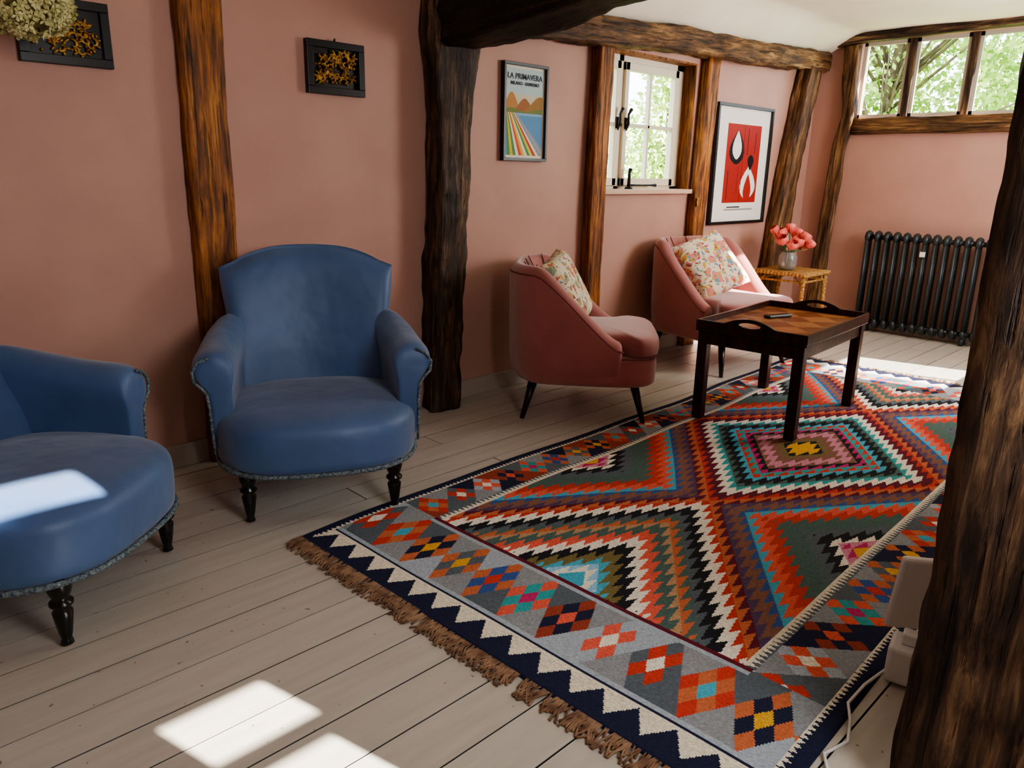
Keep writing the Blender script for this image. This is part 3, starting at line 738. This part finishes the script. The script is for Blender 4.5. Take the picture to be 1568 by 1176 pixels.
for (x0,x1,z0,z1) in ((1.815,2.105,1.56,1.78),(.735,1.03,1.575,1.79)):
    P=empty("gilt_carving_frame",(0,0,0)); frame(P,x0,x1,z0,z1,YL,.03,.03,M['blk']); box("backing",(x0+.025,x1-.025),(YL-.01,YL),(z0+.025,z1-.025),M['blk'],P)
    b=MB()
    for i in range(26):
        cx=x0+.055+(x1-x0-.11)*((i*.618)%1); cz=random.uniform(z0+.05,z1-.05); rr=random.uniform(.012,.021); a0=random.uniform(0,6); sg=random.choice((-1,1))
        path=[(cx+rr*(1-.1*k)*math.cos(a0+sg*k*.55),YL-.022,cz+rr*(1-.1*k)*math.sin(a0+sg*k*.55)) for k in range(9)]
        b.tube(path,[.0035,.005,.0055,.0055,.005,.0045,.004,.003,.002],6)
        for k in (0,2,4,6):
            q=path[k]; a=a0+sg*k*.55
            b.ell((q[0]+.009*math.cos(a),YL-.021,q[2]+.009*math.sin(a)),(.011,.007,.0045),8,5,Matrix.Rotation(-a,3,'Y'))
    for i in range(24):
        cx=random.uniform(x0+.042,x1-.042); cz=random.uniform(z0+.042,z1-.042); b.ell((cx,YL-.016,cz),(.006,.007,.006),8,5)
    b.out("gilt_relief",M['gold'],P)
    b=MB(); b.tube([((x0+x1)/2,YL-.012,z1),((x0+x1)/2,YL-.02,z1+.012)],.005,6); b.out("hook",M['blk'],P)
# ---------------------------------------------------------------- dried hydrangea bunch hung from a wall hook
Hy=empty("dried_hydrangea",(.705,2.88,1.715)); b=MB()
for i in range(620):
    d_=V(rng.standard_normal(3)).normalized(); rad=(.125+.02*noise.noise(d_*3)); p=V((d_.x*rad*1.1,d_.y*rad*.9,d_.z*rad*.75))*random.uniform(.85,1.03)
    q=V((0,0,1)).rotation_difference((d_+V(rng.standard_normal(3))*.35).normalized()).to_matrix()
    for k in range(4):
        a=k*pi/2+i; s=.0125
        vs=[V((0,0,0)),V((s*math.cos(a-.5),s*math.sin(a-.5),.003)),V((s*1.4*math.cos(a),s*1.4*math.sin(a),.006)),V((s*math.cos(a+.5),s*math.sin(a+.5),.003))]
        b.add([p+q@v for v in vs],[(0,1,2,3)])
b.out("florets",M['hyd'],Hy)
b=MB(); b.tube([(0,0,0),(0,.03,.15),(0,.12,.24),(0,.262,.28)],.005,6); b.ell((0,0,0),(.10,.09,.07),10,8); b.out("stem",mat("dry_stem","8f8354",.8,),Hy)
# ---------------------------------------------------------------- router + adaptor + cable near the door post
Rt=box("wifi_router",(-.012,.012),(-.085,.085),(0,.24),M['white'],None,bevel=.008); Rt.location=(2.07,.505,.075); Rt.rotation_euler=(math.radians(0),math.radians(-14),math.radians(35))
Ad=empty("power_adaptor",(1.92,.475,.011),.2); box("body",(-.05,.05),(-.035,.045),(0,.10),M['white'],Ad,bevel=.01); box("plug",(-.02,.02),(-.02,.02),(.10,.13),M['white'],Ad,bevel=.004)
b=MB(); b.tube([(1.90,.51,.03),(1.80,.53,.018),(1.70,.53,.018),(1.64,.50,.018),(1.58,.48,.008),(1.50,.50,.010),(1.44,.46,.006)],.004,8); b.out("power_cable",M['white'])
# ---------------------------------------------------------------- garden
def leaves(name,blobs,n,size,m):
    tot=sum(bb[3]**2 for bb in blobs)
    V_=[]
    for (x,y,z,r) in blobs:
        k=int(n*r*r/tot); d_=rng.standard_normal((k,3)); d_/=np.linalg.norm(d_,axis=1)[:,None]; rad=r*rng.uniform(.45,1.05,(k,1))
        c=np.array([x,y,z])+d_*rad*np.array([1,1,.85])
        a=rng.standard_normal((k,3)); a/=np.linalg.norm(a,axis=1)[:,None]; b_=np.cross(a,rng.standard_normal((k,3))); b_/=np.linalg.norm(b_,axis=1)[:,None]
        s=size*rng.uniform(.6,1.3,(k,1))
        q=np.stack([c-a*s,c-b_*s*.5,c+a*s,c+b_*s*.5],1).reshape(-1,3)
        V_.append(q)
    q=np.concatenate(V_); f=[(i,i+1,i+2,i+3) for i in range(0,len(q),4)]
    return mk(name,q.tolist(),f,m,smooth=False)
T1=empty("garden_tree"); 
bl=[(12.5+rng.uniform(-1,1),y_,z_,1.1) for y_ in (1.5,2.8,4.1,5.4,6.6) for z_ in (1.2,2.7,4.2,5.4)]
l=leaves("foliage",bl,40000,.062,M['leaf']); l.parent=T1
b=MB(); b.tube([(12.6,4.9,-.3),(12.5,4.8,1.5),(12.3,4.6,3),(12.2,4.4,5)],[.12,.09,.07,.04],8)
for k in range(22):
    y_=rng.uniform(1.8,6); z_=rng.uniform(1.5,4); b.tube([(12.4,4.7,z_*.6+.6),(11.9,(4.7+y_)/2,z_+.3),(11.5,y_,z_+.8)],[.028,.016,.007],6)
b.out("trunk",M['bark'],T1)
T2=empty("garden_shrub"); bl=[(9.5,6.45,1.1,.6),(9.7,6.75,1.9,.65),(9.6,6.6,2.7,.5),(9.3,6.9,1.2,.6),(8.7,6.9,.55,.7),(8.3,7.1,.8,.6),(7.9,6.9,.4,.6)]
l=leaves("foliage",bl,6500,.055,M['leaf2']); l.parent=T2
b=MB(); b.tube([(9.5,6.6,-.3),(9.5,6.6,1.2),(9.6,6.6,2.6)],[.07,.05,.02],8); b.tube([(8.7,6.9,-.3),(8.7,6.9,.5)],.05,8); b.tube([(8.0,6.9,-.3),(8.0,6.9,.4)],.05,8); b.out("trunk",M['bark'],T2)
mk("lawn",[(-20,3.6,-.3),(40,3.6,-.3),(40,40,-.3),(-20,40,-.3),(7.2,-20,-.3),(40,-20,-.3),(40,3.6,-.3),(7.2,3.6,-.3)],[(0,1,2,3),(4,5,6,7)],M['grass'],smooth=False)
# ---------------------------------------------------------------- light
wd=bpy.data.worlds.new("sky"); bpy.context.scene.world=wd; wd.use_nodes=True
bg=wd.node_tree.nodes["Background"]; bg.inputs[0].default_value=(.84,.92,1,1); bg.inputs[1].default_value=7
sd=V((-.25,1,-.6)).normalized()
s=bpy.data.lights.new("sun","SUN"); s.energy=40; s.angle=math.radians(.6); s.color=(1,.94,.84)
so=bpy.data.objects.new("sun",s); COL.objects.link(so); so.rotation_euler=sd.to_track_quat('-Z','Y').to_euler(); so.location=(3,-6,6)
def area(name,loc,dirv,sx,sy,e,col=(1,.97,.93)):
    a=bpy.data.lights.new(name,"AREA"); a.shape='RECTANGLE'; a.size=sx; a.size_y=sy; a.energy=e; a.color=col
    o=bpy.data.objects.new(name,a); COL.objects.link(o); o.location=loc; o.rotation_euler=V(dirv).to_track_quat('-Z','Y').to_euler()
area("daylight_fill_right",(5.0,.34,1.6),(-.30,1,.10),1.6,.8,80)  # added fill lamp, stands in for skylight from the unseen right windows
area("daylight_fill_near",(1.1,-.47,1.5),(.10,1,.04),.7,.8,29,(1,.985,.97))  # added fill lamp on the camera side, brightens the near left of the room
try:
    bpy.context.scene.view_settings.view_transform='AgX'
    bpy.context.scene.view_settings.look='AgX - Medium High Contrast'
except Exception as ex: print(ex)
# ---------------------------------------------------------------- camera
f=1160.;p=math.radians(15.7);r=math.radians(1.2);th=math.radians(45.3)
F=V((math.cos(th)*math.cos(p),math.sin(th)*math.cos(p),-math.sin(p)))
R=V((math.sin(th),-math.cos(th),0));U=R.cross(F)
R2=R*math.cos(r)+U*math.sin(r);U2=U*math.cos(r)-R*math.sin(r)
cd=bpy.data.cameras.new("camera"); cd.sensor_width=36; cd.lens=f/1568*36; cd.clip_start=.05; cd.clip_end=200
co=bpy.data.objects.new("camera",cd); COL.objects.link(co)
m=Matrix((R2,U2,-F)).transposed().to_4x4(); m.translation=V((0,0,1.25)); co.matrix_world=m
bpy.context.scene.camera=co
